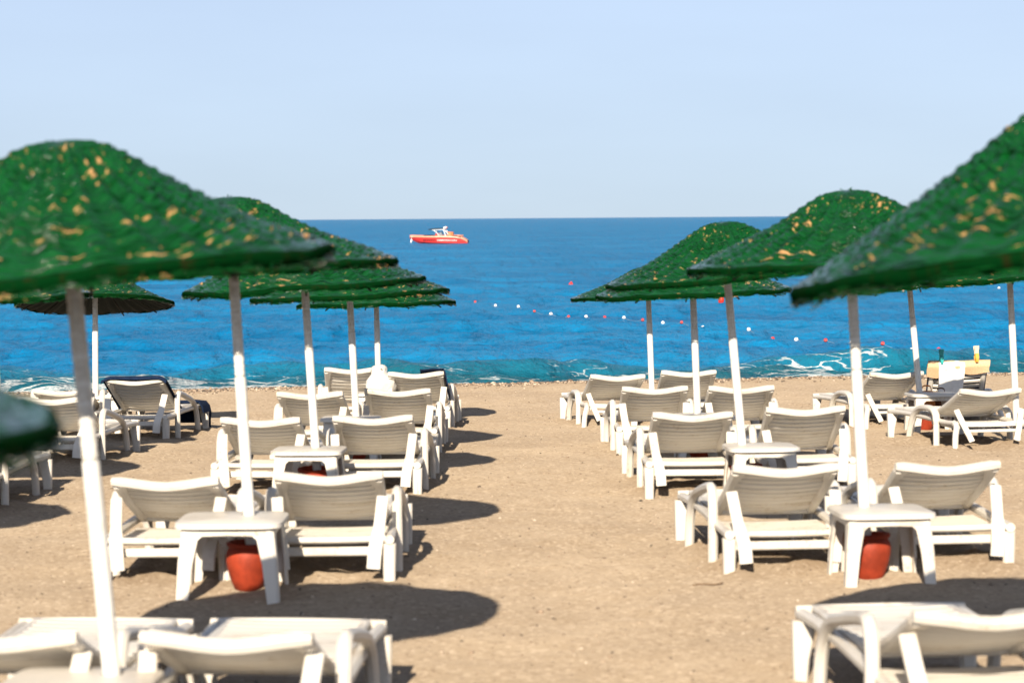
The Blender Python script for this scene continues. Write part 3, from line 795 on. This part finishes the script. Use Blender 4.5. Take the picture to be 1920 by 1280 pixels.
def table(x, y, turn, label, hole):
    q = R(-turn); hx = hole[0] * math.cos(q) - hole[1] * math.sin(q); hy = hole[0] * math.sin(q) + hole[1] * math.cos(q)
    TM = (table_meshes(hx, hy)[0], TM0[1], TM0[2])
    e = bpy.data.objects.new('side_table', None); C.objects.link(e)
    z = gz(x, y); sl = (gz(x, y + .3) - gz(x, y - .3)) / .6
    e.location = (x, y, z); e.rotation_euler = Euler((math.atan(sl), 0, R(turn)))
    tag(e, label, 'side table', 'white plastic side tables')
    obj('table_top', TM[0], e); obj('apron', TM[1], e)
    for m in TM[2]: obj('leg', m, e)
    return e
def pot_mesh():
    prof = [(.066, 0), (.074, .004), (.093, .045), (.113, .10), (.125, .155), (.128, .19), (.124, .215), (.114, .232), (.112, .240), (.121, .247), (.126, .256), (.124, .266), (.117, .270), (.112, .266), (.106, .24), (.103, .20), (.06, .19), (.0, .19)]
    k = 11
    out = []
    for i, (r, z) in enumerate(prof): out.append((r, z))
    return make_mesh('plant_pot', *lathe(out, 36), 'terracotta', 50)
POT = pot_mesh()
FILL = make_mesh('fill', *lathe([(.100, .205), (.09, .214), (.05, .219), (.036, .216), (.036, .20)], 24, lambda i, a: 1 + .03 * math.sin(3 * a + i)), 'soil', 60)
def pot(x, y, label, s=1.0):
    o = obj('plant_pot', POT, None, (x, y, gz(x, y) - .012), (R(random.uniform(-3, 3)), R(random.uniform(-3, 3)), random.uniform(0, 6)))
    o.scale = (s, s, s); tag(o, label, 'pot', 'terracotta umbrella pots'); obj('fill', FILL, o)
for (ln, row, turn, has_pot, dx) in (('bag', 5, -3, 1, -.10), ('bag', 4, 0, 1, -.08), ('bag', 3, -2, 1, -.04), ('bag', 2, -1, 1, -.04), ('bag', 1, 0, 0, 0), ('aisle', 4, 4, 1, .075), ('aisle', 3, 3, 1, .13), ('aisle', 2, 1, 1, .05), ('aisle', 1, 0, 0, 0), ('box', 1, 3, 1, .12), ('outer', 1, -2, 0, .1), ('outer', 2, -3, 1, 0)):
    x, y, z, lean, sl = UPOS[(ln, row)]
    zt = .43; tx = x - math.tan(R(lean)) * zt; ty = y + math.tan(R(sl)) * zt
    short = {'bag': "carrier bag's line", 'aisle': "line opposite the carrier bag", 'outer': "line behind carrier bag's", 'box': "peach-edged towel's line"}[ln]
    rw = {1: 'nearest the sea', 2: 'second from sea', 3: 'third from sea', 4: 'fourth from sea', 5: 'fifth from sea'}[row]
    lab = 'white square side table round umbrella pole, %s, %s' % (rw, short)
    if ln == 'bag' and row == 1: lab = 'white square side table carrying the white plastic carrier bag'
    k = 1.10 if (ln, row) == ('bag', 4) else 1.0
    te = table(tx + dx, ty - .15, turn, lab, (-dx / k, .15 / k)); te.scale = (k, k, 1)
    if has_pot: pot(x - math.tan(R(lean)) * .1 + (-.03 if ln == 'bag' else .012), y, 'terracotta pot under side table, %s, %s' % (rw, short), 1.05)

# ------------------------------------------------------------------ carrier bag, towels, cabinet, bottles
bx, by, bz, _, _ = UPOS[('bag', 1)]
def bag():
    prof = [(.0, 0), (.09, .0), (.135, .02), (.152, .07), (.148, .12), (.125, .17), (.098, .205), (.078, .235), (.080, .265), (.078, .295), (.060, .32), (.03, .332), (0, .334)]
    rg = random.Random(4)
    v, f = lathe(prof, 28, lambda i, a: 1 + .055 * math.sin(3 * a + i * .9) + .04 * math.sin(7 * a - i * 1.3) + .03 * math.sin(11 * a + i * 2.1))
    # all faces stay; a dark disc added below stands in for the hand hole
    keep = [q for q in f]
    me = make_mesh('carrier_bag', v, keep, 'bag', 70)
    x = bx + .04; y = by - .27
    o = obj('carrier_bag', me, None, (x, y, gz(bx, by) + .436), (0, R(-6), R(20)))
    o.scale = (1.2, .72, 1.02)
    tag(o, 'bulging white plastic carrier bag standing on side table nearest the sea', 'bag')
    hd = MB().add(*sweep(spline([(.045 * math.cos(a), -.066, .272 + .030 * math.sin(a)) for a in [k * math.tau / 8 for k in range(9)]], 3), .018, .012, side=(0, 1, 0), rnd=True)).mesh('handle', 'bag', 180)
    obj('handle', hd, o)
    hole = make_mesh('hole_shade', [(.026 * math.cos(a), -.0755, .272 + .02 * math.sin(a)) for a in [k * math.tau / 10 for k in range(10)]] , [tuple(range(10))], 'soil', 0)  # flat dark disc puts the shade of the hole into colour
    obj('hole_shade', hole, o)
bag()
def cloth(name, fn, nu, nv, m, thick=.012):
    """A sheet with thickness: fn(u, v) -> point, both sides and edges."""
    P = np.array([[fn(i / (nu - 1), j / (nv - 1)) for i in range(nu)] for j in range(nv)])
    du = np.gradient(P, axis=1); dv = np.gradient(P, axis=0); nn = np.cross(du, dv); nn /= np.linalg.norm(nn, axis=-1, keepdims=True) + 1e-9
    V = np.concatenate([P.reshape(-1, 3), (P + nn * thick).reshape(-1, 3)]); K = nu * nv; f = []
    for j in range(nv - 1):
        for i in range(nu - 1):
            a = j * nu + i
            f.append((a, a + nu, a + nu + 1, a + 1)); f.append((K + a, K + a + 1, K + a + nu + 1, K + a + nu))
    for i in range(nu - 1):
        f.append((i, i + 1, K + i + 1, K + i)); b = (nv - 1) * nu + i; f.append((b + 1, b, K + b, K + b + 1))
    for j in range(nv - 1):
        a = j * nu; f.append((a + nu, a, K + a, K + a + nu)); a = j * nu + nu - 1; f.append((a, a + nu, K + a + nu, K + a))
    return make_mesh(name, V, f, m, 60)
def on_back(e, an):
    """Matrix of a lounger's backrest plane (x across, y from hinge to top is -y, z off the lying side)."""
    return e.matrix_basis @ Matrix.Translation((0, .80, .312)) @ Matrix.Rotation(R(-an), 4, 'X')
def wav(u, v, a, s=0): return a * (math.sin(7 * u + 3 * v + s) + .6 * math.sin(13 * u - 5 * v + 2 * s))
# navy towel on the lounger by the pole at the far end of the line behind
e = LOBJ[('outer', 1, 'aisle')]; mt = on_back(e, 27)
def f1(u, v):
    x = -.36 + .73 * u; L = .82
    if v < .82: y = -.05 - (L - .05) * v / .82; z = .034 + wav(u, v, .004)
    else:
        q = (v - .82) / .18; y = -L - .030 * math.sin(q * 1.6); z = .034 - .035 * q * 1.6 + .004 * math.sin(9 * u)
    if u < .1 or u > .9: z -= .05 * (abs(u - .5) - .4) / .1
    return (x, y, z)
o = obj('beach_towel', cloth('beach_towel', f1, 25, 22, 'navy'), None); o.matrix_world = mt
tag(o, 'navy towel draped over a raised lounger backrest with overhanging corner', 'towel')
def f2(u, v):
    x = .06 + .36 * u; y = 1.50 + .41 * min(v, .75) / .75; z = .345 + wav(u, v, .004, 2)
    if v > .75: y = 1.925 + .01 * math.sin(5 * u); z = .345 - .26 * (v - .75) / .25
    if u > .9: x = .408 + .025 * (u - .9) / .1; z -= .12 * (u - .9) / .1
    return (x, y, z)
o = obj('beach_towel', cloth('beach_towel', f2, 18, 20, 'navy'), None); o.matrix_world = e.matrix_basis.copy()
tag(o, 'navy towel hanging off the foot end of a white lounger', 'towel')
e = LOBJ[('bag', 1, 'aisle')]; mt = on_back(e, 27)
def f3(u, v):
    x = .05 + .36 * u; y = -.25 - .58 * v; z = .036 + wav(u, v, .004, 1)
    if u > .78: x = .335 + .045 * (u - .78) / .22; z -= .20 * (u - .78) / .22
    return (x, y, z)
o = obj('beach_towel', cloth('beach_towel', f3, 18, 16, 'navy'), None); o.matrix_world = mt
tag(o, 'navy towel hanging over one edge of a lounger near the carrier bag', 'towel')
# raised lounger with white towel
e = LOBJ[('box', 1, 'far')]; mt = on_back(e, 50)
def f4(u, v):
    p = f4a(u, v); return (p[0], p[1] * .66, p[2])
def f4a(u, v):
    w = .30 - .07 * max(0, (v - .35)); x = -.085 - w / 2 + w * u + (.05 * max(0, v - .5) * -1)
    if v < .16: y = -.55 - .29 * v / .16; z = .036
    elif v < .24: q = (v - .16) / .08; y = -.84 - .028 * math.sin(q * math.pi); z = .036 - .082 * q
    else:
        q = (v - .24) / .76; y = -.84 + .72 * q; z = -.052 - .10 * q - .20 * q * q
    return (x, y, z + wav(u, v, .006, 3) + .012 * math.sin(9 * u) * v)
o = obj('beach_towel', cloth('beach_towel', f4, 16, 30, 'whitetowel'), None); o.matrix_world = mt
tag(o, 'long white towel hanging down behind the steeply raised lounger backrest', 'towel')
# navy towel with a peach edge, folded over the raised backrest and clipped there
def f5(u, v):
    """Lying side of the raised backrest: hangs from the top, wider than the backrest."""
    x = -.345 + .69 * u; y = -.12 - .405 * v; z = .038 + wav(u, v, .004, 5) - .03 * max(0, abs(u - .5) - .42) / .08
    return (x, y, z)
tw = obj('beach_towel', cloth('beach_towel', f5, 22, 14, 'navy'), None); tw.matrix_world = mt
tag(tw, 'navy towel with peach edge folded over the steeply raised lounger backrest', 'towel')
def f6(u, v):
    x = -.36 + .72 * u + .012 * math.sin(6 * v)
    if v < .35: y = -.47 - .075 * v / .35; z = .056
    elif v < .60: q = (v - .35) / .25; y = -.545 - .026 * math.sin(q * math.pi); z = .056 - .105 * q
    else: q = (v - .60) / .40; y = -.545 + (.115 + .02 * math.sin(11 * u)) * q * (1.25 if u < .18 else .9); z = -.049 - .02 * q
    return (x, y, z + wav(u, v, .004, 6))
obj('border', cloth('border', f6, 24, 18, 'peach'), tw)
def towel_clip(x, dz, body, tip, lab, s=1.0):
    e = bpy.data.objects.new('towel_clip', None); C.objects.link(e)
    p = mt @ Vector((x, -.60, .0)); e.location = (p.x, p.y, p.z + dz); e.scale = (s, s, s); e.rotation_euler = (R(-8), 0, R(5))
    tag(e, lab, 'towel clip', 'towel clips')
    for sg in (-1, 1):
        obj('jaw', MB().add(*sweep(spline([(0, .020 * sg, -.075), (0, .026 * sg, -.04), (0, .020 * sg, 0), (0, .010 * sg, .012)], 4), [.030] * 4 + [.042] * 9, .012, ch=.35)).mesh('jaw', body), e)
        obj('handle', MB().add(*sweep(spline([(0, .0095 * sg, .014), (0, .016 * sg, .05), (0, .024 * sg, .095)], 4), [.042] * 5 + [.05] * 4, .012, ch=.35)).mesh('handle', tip), e)
    obj('spring', make_mesh('spring', *lathe([(0, -.024), (.010, -.024), (.010, .024), (0, .024)], 12), tip, 40), e, (0, 0, .013), (0, R(90), 0))
towel_clip(-.205, .03, 'teal', 'teal', 'teal green towel clip pinched over the peach towel edge')
towel_clip(.20, .055, 'amber', 'cream', 'amber and cream towel clip pinched over the peach towel edge', 1.1)
# orange tote and dark bag on the pot's far side under the table
tx, ty = UPOS[('box', 1)][:2]
def sack(name, x, y, sx, sy, sz, m, lab, cat):
    v, f = lathe([(0, 0), (.42, 0), (.5, .06), (.5, .5), (.46, .85), (.40, .98), (.30, 1.0), (.0, .93)], 20, lambda i, a: 1 + .06 * math.sin(3 * a + i) + .04 * math.sin(5 * a - i))
    o = obj(name, make_mesh(name, v, f, m, 60), None, (x, y, gz(x, y) - .005)); o.scale = (sx, sy, sz)
    tag(o, lab, cat); return o
o = sack('tote_bag', tx + .10, ty + .36, .20, .14, .44, 'orange', 'orange cloth bag standing behind the terracotta pot near the peach-edged towel', 'bag')
obj('strap', MB().add(*sweep(spline([(-.28, 0, .96), (-.2, 0, 1.12), (.2, 0, 1.12), (.28, 0, .96)], 5), .04, .04, side=(0, 1, 0))).mesh('strap', 'orange'), o)
o = sack('shoulder_bag', tx + .27, ty + .40, .17, .12, .42, 'brown', 'dark brown cloth bag beside the orange bag under the side table', 'bag')
obj('strap', MB().add(*sweep(spline([(-.28, 0, .96), (-.2, 0, 1.10), (.2, 0, 1.10), (.28, 0, .96)], 5), .04, .04, side=(0, 1, 0))).mesh('strap', 'brown'), o)
# a dry twig on the open sand
tz = float(ground(1.14, 13.1))
o = obj('twig', MB().add(*sweep(spline([(-.09, 0, .006), (-.03, .012, .010), (.04, -.005, .008), (.10, .01, .012)], 4), .008, .008, side=(0, 1, 0), rnd=True)).mesh('twig', 'twig', 180), None, (1.14, 13.1, tz), (0, 0, .2))
tag(o, 'short dry twig lying on the sand near loungers', 'twig')

# ------------------------------------------------------------------ floats on the water
def sea_point(px, py):
    """Where a sight line meets the mean sea, used once to survey the floats' places."""
    d = Vector(((px - 960) / 4200, -(py - 640) / 4200, -1)); d = cam.matrix_world.to_3x3() @ d
    k = (SEA_Z - CAM_Z) / d.z; return (d.x * k, d.y * k)
FLOATS = [(862, 566, 'w'), (891, 569, 'r'), (929, 573, 'w'), (951, 577, 'r'), (972, 580, 'w'), (1002, 585, 'r'), (1033, 591, 'w'), (1066, 592, 'r'), (1099, 595, 'w'), (1134, 598, 'r'), (1170, 602, 'w'), (1205, 606, 'r'), (1243, 608, 'w'), (1278, 609, 'r'), (1318, 613, 'w'), (1358, 620, 'r'), (1404, 627, 'w'), (1449, 633, 'r'), (1493, 642, 'w'), (1548, 650, 'r'), (1598, 653, 'w'), (1655, 657, 'r'), (1710, 660, 'w'), (1760, 662, 'r'), (1807, 669, 'w'), (1872, 675, 'r')]
FLOATS2 = [(1687, 535, 'r'), (1787, 534, 'r'), (1815, 537, 'w'), (1843, 540, 'r'), (1873, 543, 'w'), (1903, 546, 'r')]
def float_mesh(m):
    return make_mesh('float', *lathe([(0, -.08), (.05, -.07), (.08, -.035), (.09, .0), (.08, .04), (.055, .07), (.02, .085), (0, .086)], 18), m, 180)
FM = {'w': float_mesh('whitef'), 'r': float_mesh('red')}
COLLAR = make_mesh('collar', *lathe([(.092, -.008), (.097, .0), (.092, .010), (.085, .0), (.092, -.008)], 18), 'rope', 180)
for li, (lst, nm) in enumerate(((FLOATS, 'near'), (FLOATS2, 'far'))):
    pts = []
    for (px, py, c) in lst:
        x, y = sea_point(px, py); pts.append((x, y, sea_height(x, y)))
        o = obj('float', FM[c], None, (x, y, sea_height(x, y) + .03), (R(random.uniform(-20, 20)), R(random.uniform(-20, 20)), 0))
        o.scale = (.64,) * 3 if c == 'w' else (.56,) * 3
        obj('collar', COLLAR, o)
        col = {'w': 'white', 'r': 'red'}[c]
        lab = ('small round %s float on the swimming line' if li == 0 else 'small %s float on the outer rope farther out to sea') % col
        tag(o, lab, 'float', lab + 's' if False else '%s floats on the %s' % (col, 'swimming line' if li == 0 else 'outer rope'))
    P = []
    for a, b in zip(pts[:-1], pts[1:]):
        for k in range(5):
            q = k / 5; P.append((a[0] + (b[0] - a[0]) * q, a[1] + (b[1] - a[1]) * q, a[2] + (b[2] - a[2]) * q + .02 - .05 * math.sin(q * math.pi)))
    P.append((pts[-1][0], pts[-1][1], pts[-1][2] + .05))
    o = obj('float_rope', MB().add(*sweep(P, .009, .009, side=(0, 0, 1), rnd=True)).mesh('float_rope', 'rope', 180))
    tag(o, 'thin pale rope joining the %s' % ('swimming line floats' if li == 0 else 'outer floats farther out'), 'rope')
BUOY = make_mesh('buoy', *lathe([(0, -.16), (.06, -.15), (.13, -.06), (.15, .06), (.135, .16), (.09, .23), (.05, .26), (.035, .30), (.02, .31), (0, .31)], 20), 'red', 180)
BEYE = MB().add(*sweep([(.03 * math.cos(a), 0, .325 + .03 * math.sin(a)) for a in [k * math.tau / 10 for k in range(11)]], .014, .014, side=(0, 1, 0), rnd=True)).mesh('lifting_eye', 'rope', 180)
for (px, py, lab) in ((1070, 535, 'red mooring buoy floating alone, farther out of the two'), (1352, 568, 'red mooring buoy floating close beyond the swimming line')):
    x, y = sea_point(px, py)
    o = obj('mooring_buoy', BUOY, None, (x, y, sea_height(x, y) + .05), (R(6), R(8), 0)); o.scale = (.75,) * 3; tag(o, lab, 'buoy', 'red mooring buoys'); obj('lifting_eye', BEYE, o)

# ------------------------------------------------------------------ motorboat
def boat():
    x, y = sea_point(823, 457)
    e = bpy.data.objects.new('motorboat', None); C.objects.link(e); e.location = (x, y, SEA_Z); e.rotation_euler = (0, R(1.0), R(-5))
    s = y * 110 / 4200 / 7.4; e.scale = (s, s, s)
    tag(e, 'red and cream motorboat with black canopy on its tower, out at sea', 'boat')
    # stations from bow (-x) to stern: x, half beam at sheer, sheer z, chine half beam, chine z, keel z
    st = [(-3.70, .03, .83, .02, .70, .66), (-3.3, .38, .84, .16, .52, .36), (-2.7, .70, .85, .44, .32, .08), (-1.9, .92, .85, .72, .20, -.10), (-.8, 1.05, .86, .92, .14, -.18), (.6, 1.10, .88, 1.0, .12, -.20), (2.0, 1.08, .86, 1.0, .12, -.20), (2.9, 1.04, .76, .98, .12, -.18), (3.4, .99, .52, .95, .12, -.15), (3.70, .92, .30, .90, .12, -.10)]
    v = []; f = []
    for (X, b, zs, c, zc, zk) in st: v += [(X, -b, zs), (X, -(b + c) * .5 - .03, (zs + zc) * .5 + .04), (X, -c, zc), (X, 0, zk), (X, c, zc), (X, (b + c) * .5 + .03, (zs + zc) * .5 + .04), (X, b, zs)]
    for i in range(len(st) - 1):
        for k in range(6): a = i * 7 + k; f.append((a, a + 7, a + 8, a + 1))
    f.append(tuple(range(7))); f.append(tuple(reversed(range((len(st) - 1) * 7, len(st) * 7))))
    obj('hull', make_mesh('hull', v, f, 'hull', 40), e)
    v = []; f = []
    for (X, b, zs, c, zc, zk) in st: v += [(X, -b - .012, zs - .03), (X, -b * .97, zs + .10), (X, -b * .62, zs + .20), (X, 0, zs + .24), (X, b * .62, zs + .20), (X, b * .97, zs + .10), (X, b + .012, zs - .03)]
    for i in range(len(st) - 1):
        for k in range(6): a = i * 7 + k; f.append((a, a + 1, a + 8, a + 7))
    obj('deck', make_mesh('deck', v, f, 'deck', 40), e)
    for sgn in (-1, 1):
        for (x0, x1, z) in ((-1.9, -.3, 1.03), (1.7, 2.9, 1.0)):
            p = [(x0, -.99 * sgn * (.92 if x0 < 0 else 1), z - .02), ((x0 + x1) / 2, -1.03 * sgn, z + .02), (x1, -1.03 * sgn, z - (.0 if x0 < 0 else .14))]
            obj('opening_shade', MB().add(*sweep(spline(p, 4), .08, [.03] + [.10] * 7 + [.03], side=(0, 1, 0))).mesh('opening_shade', 'blackc'), e)  # dark strips stand in for the shade inside the cockpit openings
    ws = make_mesh('windscreen', [(-.1, -.85, 1.05), (.55, -.95, 1.05), (.35, -.7, 1.5), (.25, 0, 1.52), (-.25, 0, 1.08), (.35, .7, 1.5), (.55, .95, 1.05), (-.1, .85, 1.05)], [(0, 1, 2), (0, 2, 3, 4), (4, 3, 5, 7), (7, 5, 6)], 'glass', 0)
    obj('windscreen', ws, e)
    b = MB()
    for sgn in (-1, 1):
        b.add(*sweep(spline([(.10, .95 * sgn, 1.02), (-.15, .90 * sgn, 1.35), (-.55, .80 * sgn, 1.66)], 4), .07, .07, side=(0, 1, 0)))
        b.add(*sweep(spline([(.95, .95 * sgn, 1.02), (.80, .92 * sgn, 1.4), (.62, .85 * sgn, 1.86)], 4), .09, .08, side=(0, 1, 0)))
        b.add(*sweep(spline([(1.30, .9 * sgn, 1.15), (1.0, .88 * sgn, 1.55), (.62, .84 * sgn, 1.80)], 4), .08, .07, side=(0, 1, 0)))
        b.add(*sweep([(-.80, .82 * sgn, 1.72), (.70, .85 * sgn, 1.80)], .06, .06, side=(0, 1, 0)))
    b.add(*sweep([(.66, -.86, 1.84), (.66, .86, 1.84)], .08, .08, side=(1, 0, 0)))
    obj('tower', b.mesh('tower', 'boatw'), e)
    v = []
    for i in range(9):
        q = i / 8; X = -1.25 + 1.9 * q
        for k in range(7):
            w = (2 * k / 6 - 1); v.append((X, .86 * w, 1.83 + .12 * q + .06 * (1 - w * w) - .05 * (1 - q) ** 4))
    n0 = len(v); v += [(a, b_, c - .07) for a, b_, c in v]; f = []
    for i in range(8):
        for k in range(6): a = i * 7 + k; f.append((a, a + 7, a + 8, a + 1)); f.append((n0 + a, n0 + a + 1, n0 + a + 8, n0 + a + 7))
    for i in range(8):
        a = i * 7; f.append((a, n0 + a, n0 + a + 7, a + 7)); a += 6; f.append((a + 7, n0 + a + 7, n0 + a, a))
    for k in range(6): f.append((k + 1, n0 + k + 1, n0 + k, k)); a = 56 + k; f.append((a, n0 + a, n0 + a + 1, a + 1))
    obj('canopy', make_mesh('canopy', v, f, 'blackc', 40), e)
    for sgn in (-1, 1):
        sp = obj('tower_speaker', make_mesh('tower_speaker', *lathe([(0, -.18), (.11, -.18), (.14, -.10), (.14, .10), (.10, .18), (0, .18)], 16), 'boatw', 45), e, (.80, .55 * sgn, 2.02), (0, R(75), 0))
        obj('speaker_face', make_mesh('speaker_face', *lathe([(0, .182), (.09, .182), (.10, .20), (0, .205)], 16), 'red', 45), sp)
    obj('rack', MB().add(*sweep([(.98, -.7, 2.0), (.98, .7, 2.0)], .10, .16, side=(1, 0, 0))).mesh('rack', 'red'), e)
    obj('seat', MB().add(*box(1.45, 0, 1.24, .75, 1.5, .55, .4)).mesh('seat', 'seat'), e)
    obj('seat', MB().add(*box(-.10, -.45, 1.14, .6, .6, .30, .4)).mesh('seat', 'hull'), e)
    obj('sun_pad', MB().add(*box(2.5, 0, 1.08, 1.2, 1.7, .14, .4)).mesh('sun_pad', 'deck'), e)
    obj('rub_rail', MB().add(*sweep([(a[0], -a[1] - .03, a[2] - .04) for a in st], .05, .05, side=(0, 1, 0))).mesh('rub_rail', 'deck'), e)
    fe = obj('fender', make_mesh('fender', *lathe([(0, -.25), (.08, -.22), (.10, -.1), (.10, .1), (.08, .22), (0, .25)], 14), 'boatw', 180), e, (-3.45, -.45, .32), (0, R(10), 0))
    obj('fender_line', MB().add(*sweep([(0, 0, .25), (-.05, .10, .62)], .03, .03, side=(0, 1, 0))).mesh('fender_line', 'boatw'), fe)
    # lettering on the hull side: unreadable slanted strokes, dark to the fore, pale aft
    rg = random.Random(3)
    for k in range(17):
        q = k / 16; X = -1.85 + 4.1 * q; h = .24 - .08 * q
        m = 'blackc' if q < .42 else 'boatw'
        yb = -1.0 - .09 * math.sin(min(1, (X + 3) / 3.2) * 1.57)
        pts = [(X, yb, .36), (X + .10, yb - .012, .36 + h)]
        b = MB().add(*sweep(pts, .075, .02, side=(1, 0, 0)))
        if k % 3 != 1: b.add(*sweep([(X + .02, yb, .38 + h * rg.random()), (X + .18, yb, .37 + h * .6)], .05, .02, side=(0, 0, 1)))
        obj('lettering', b.mesh('lettering', m), e)
boat()
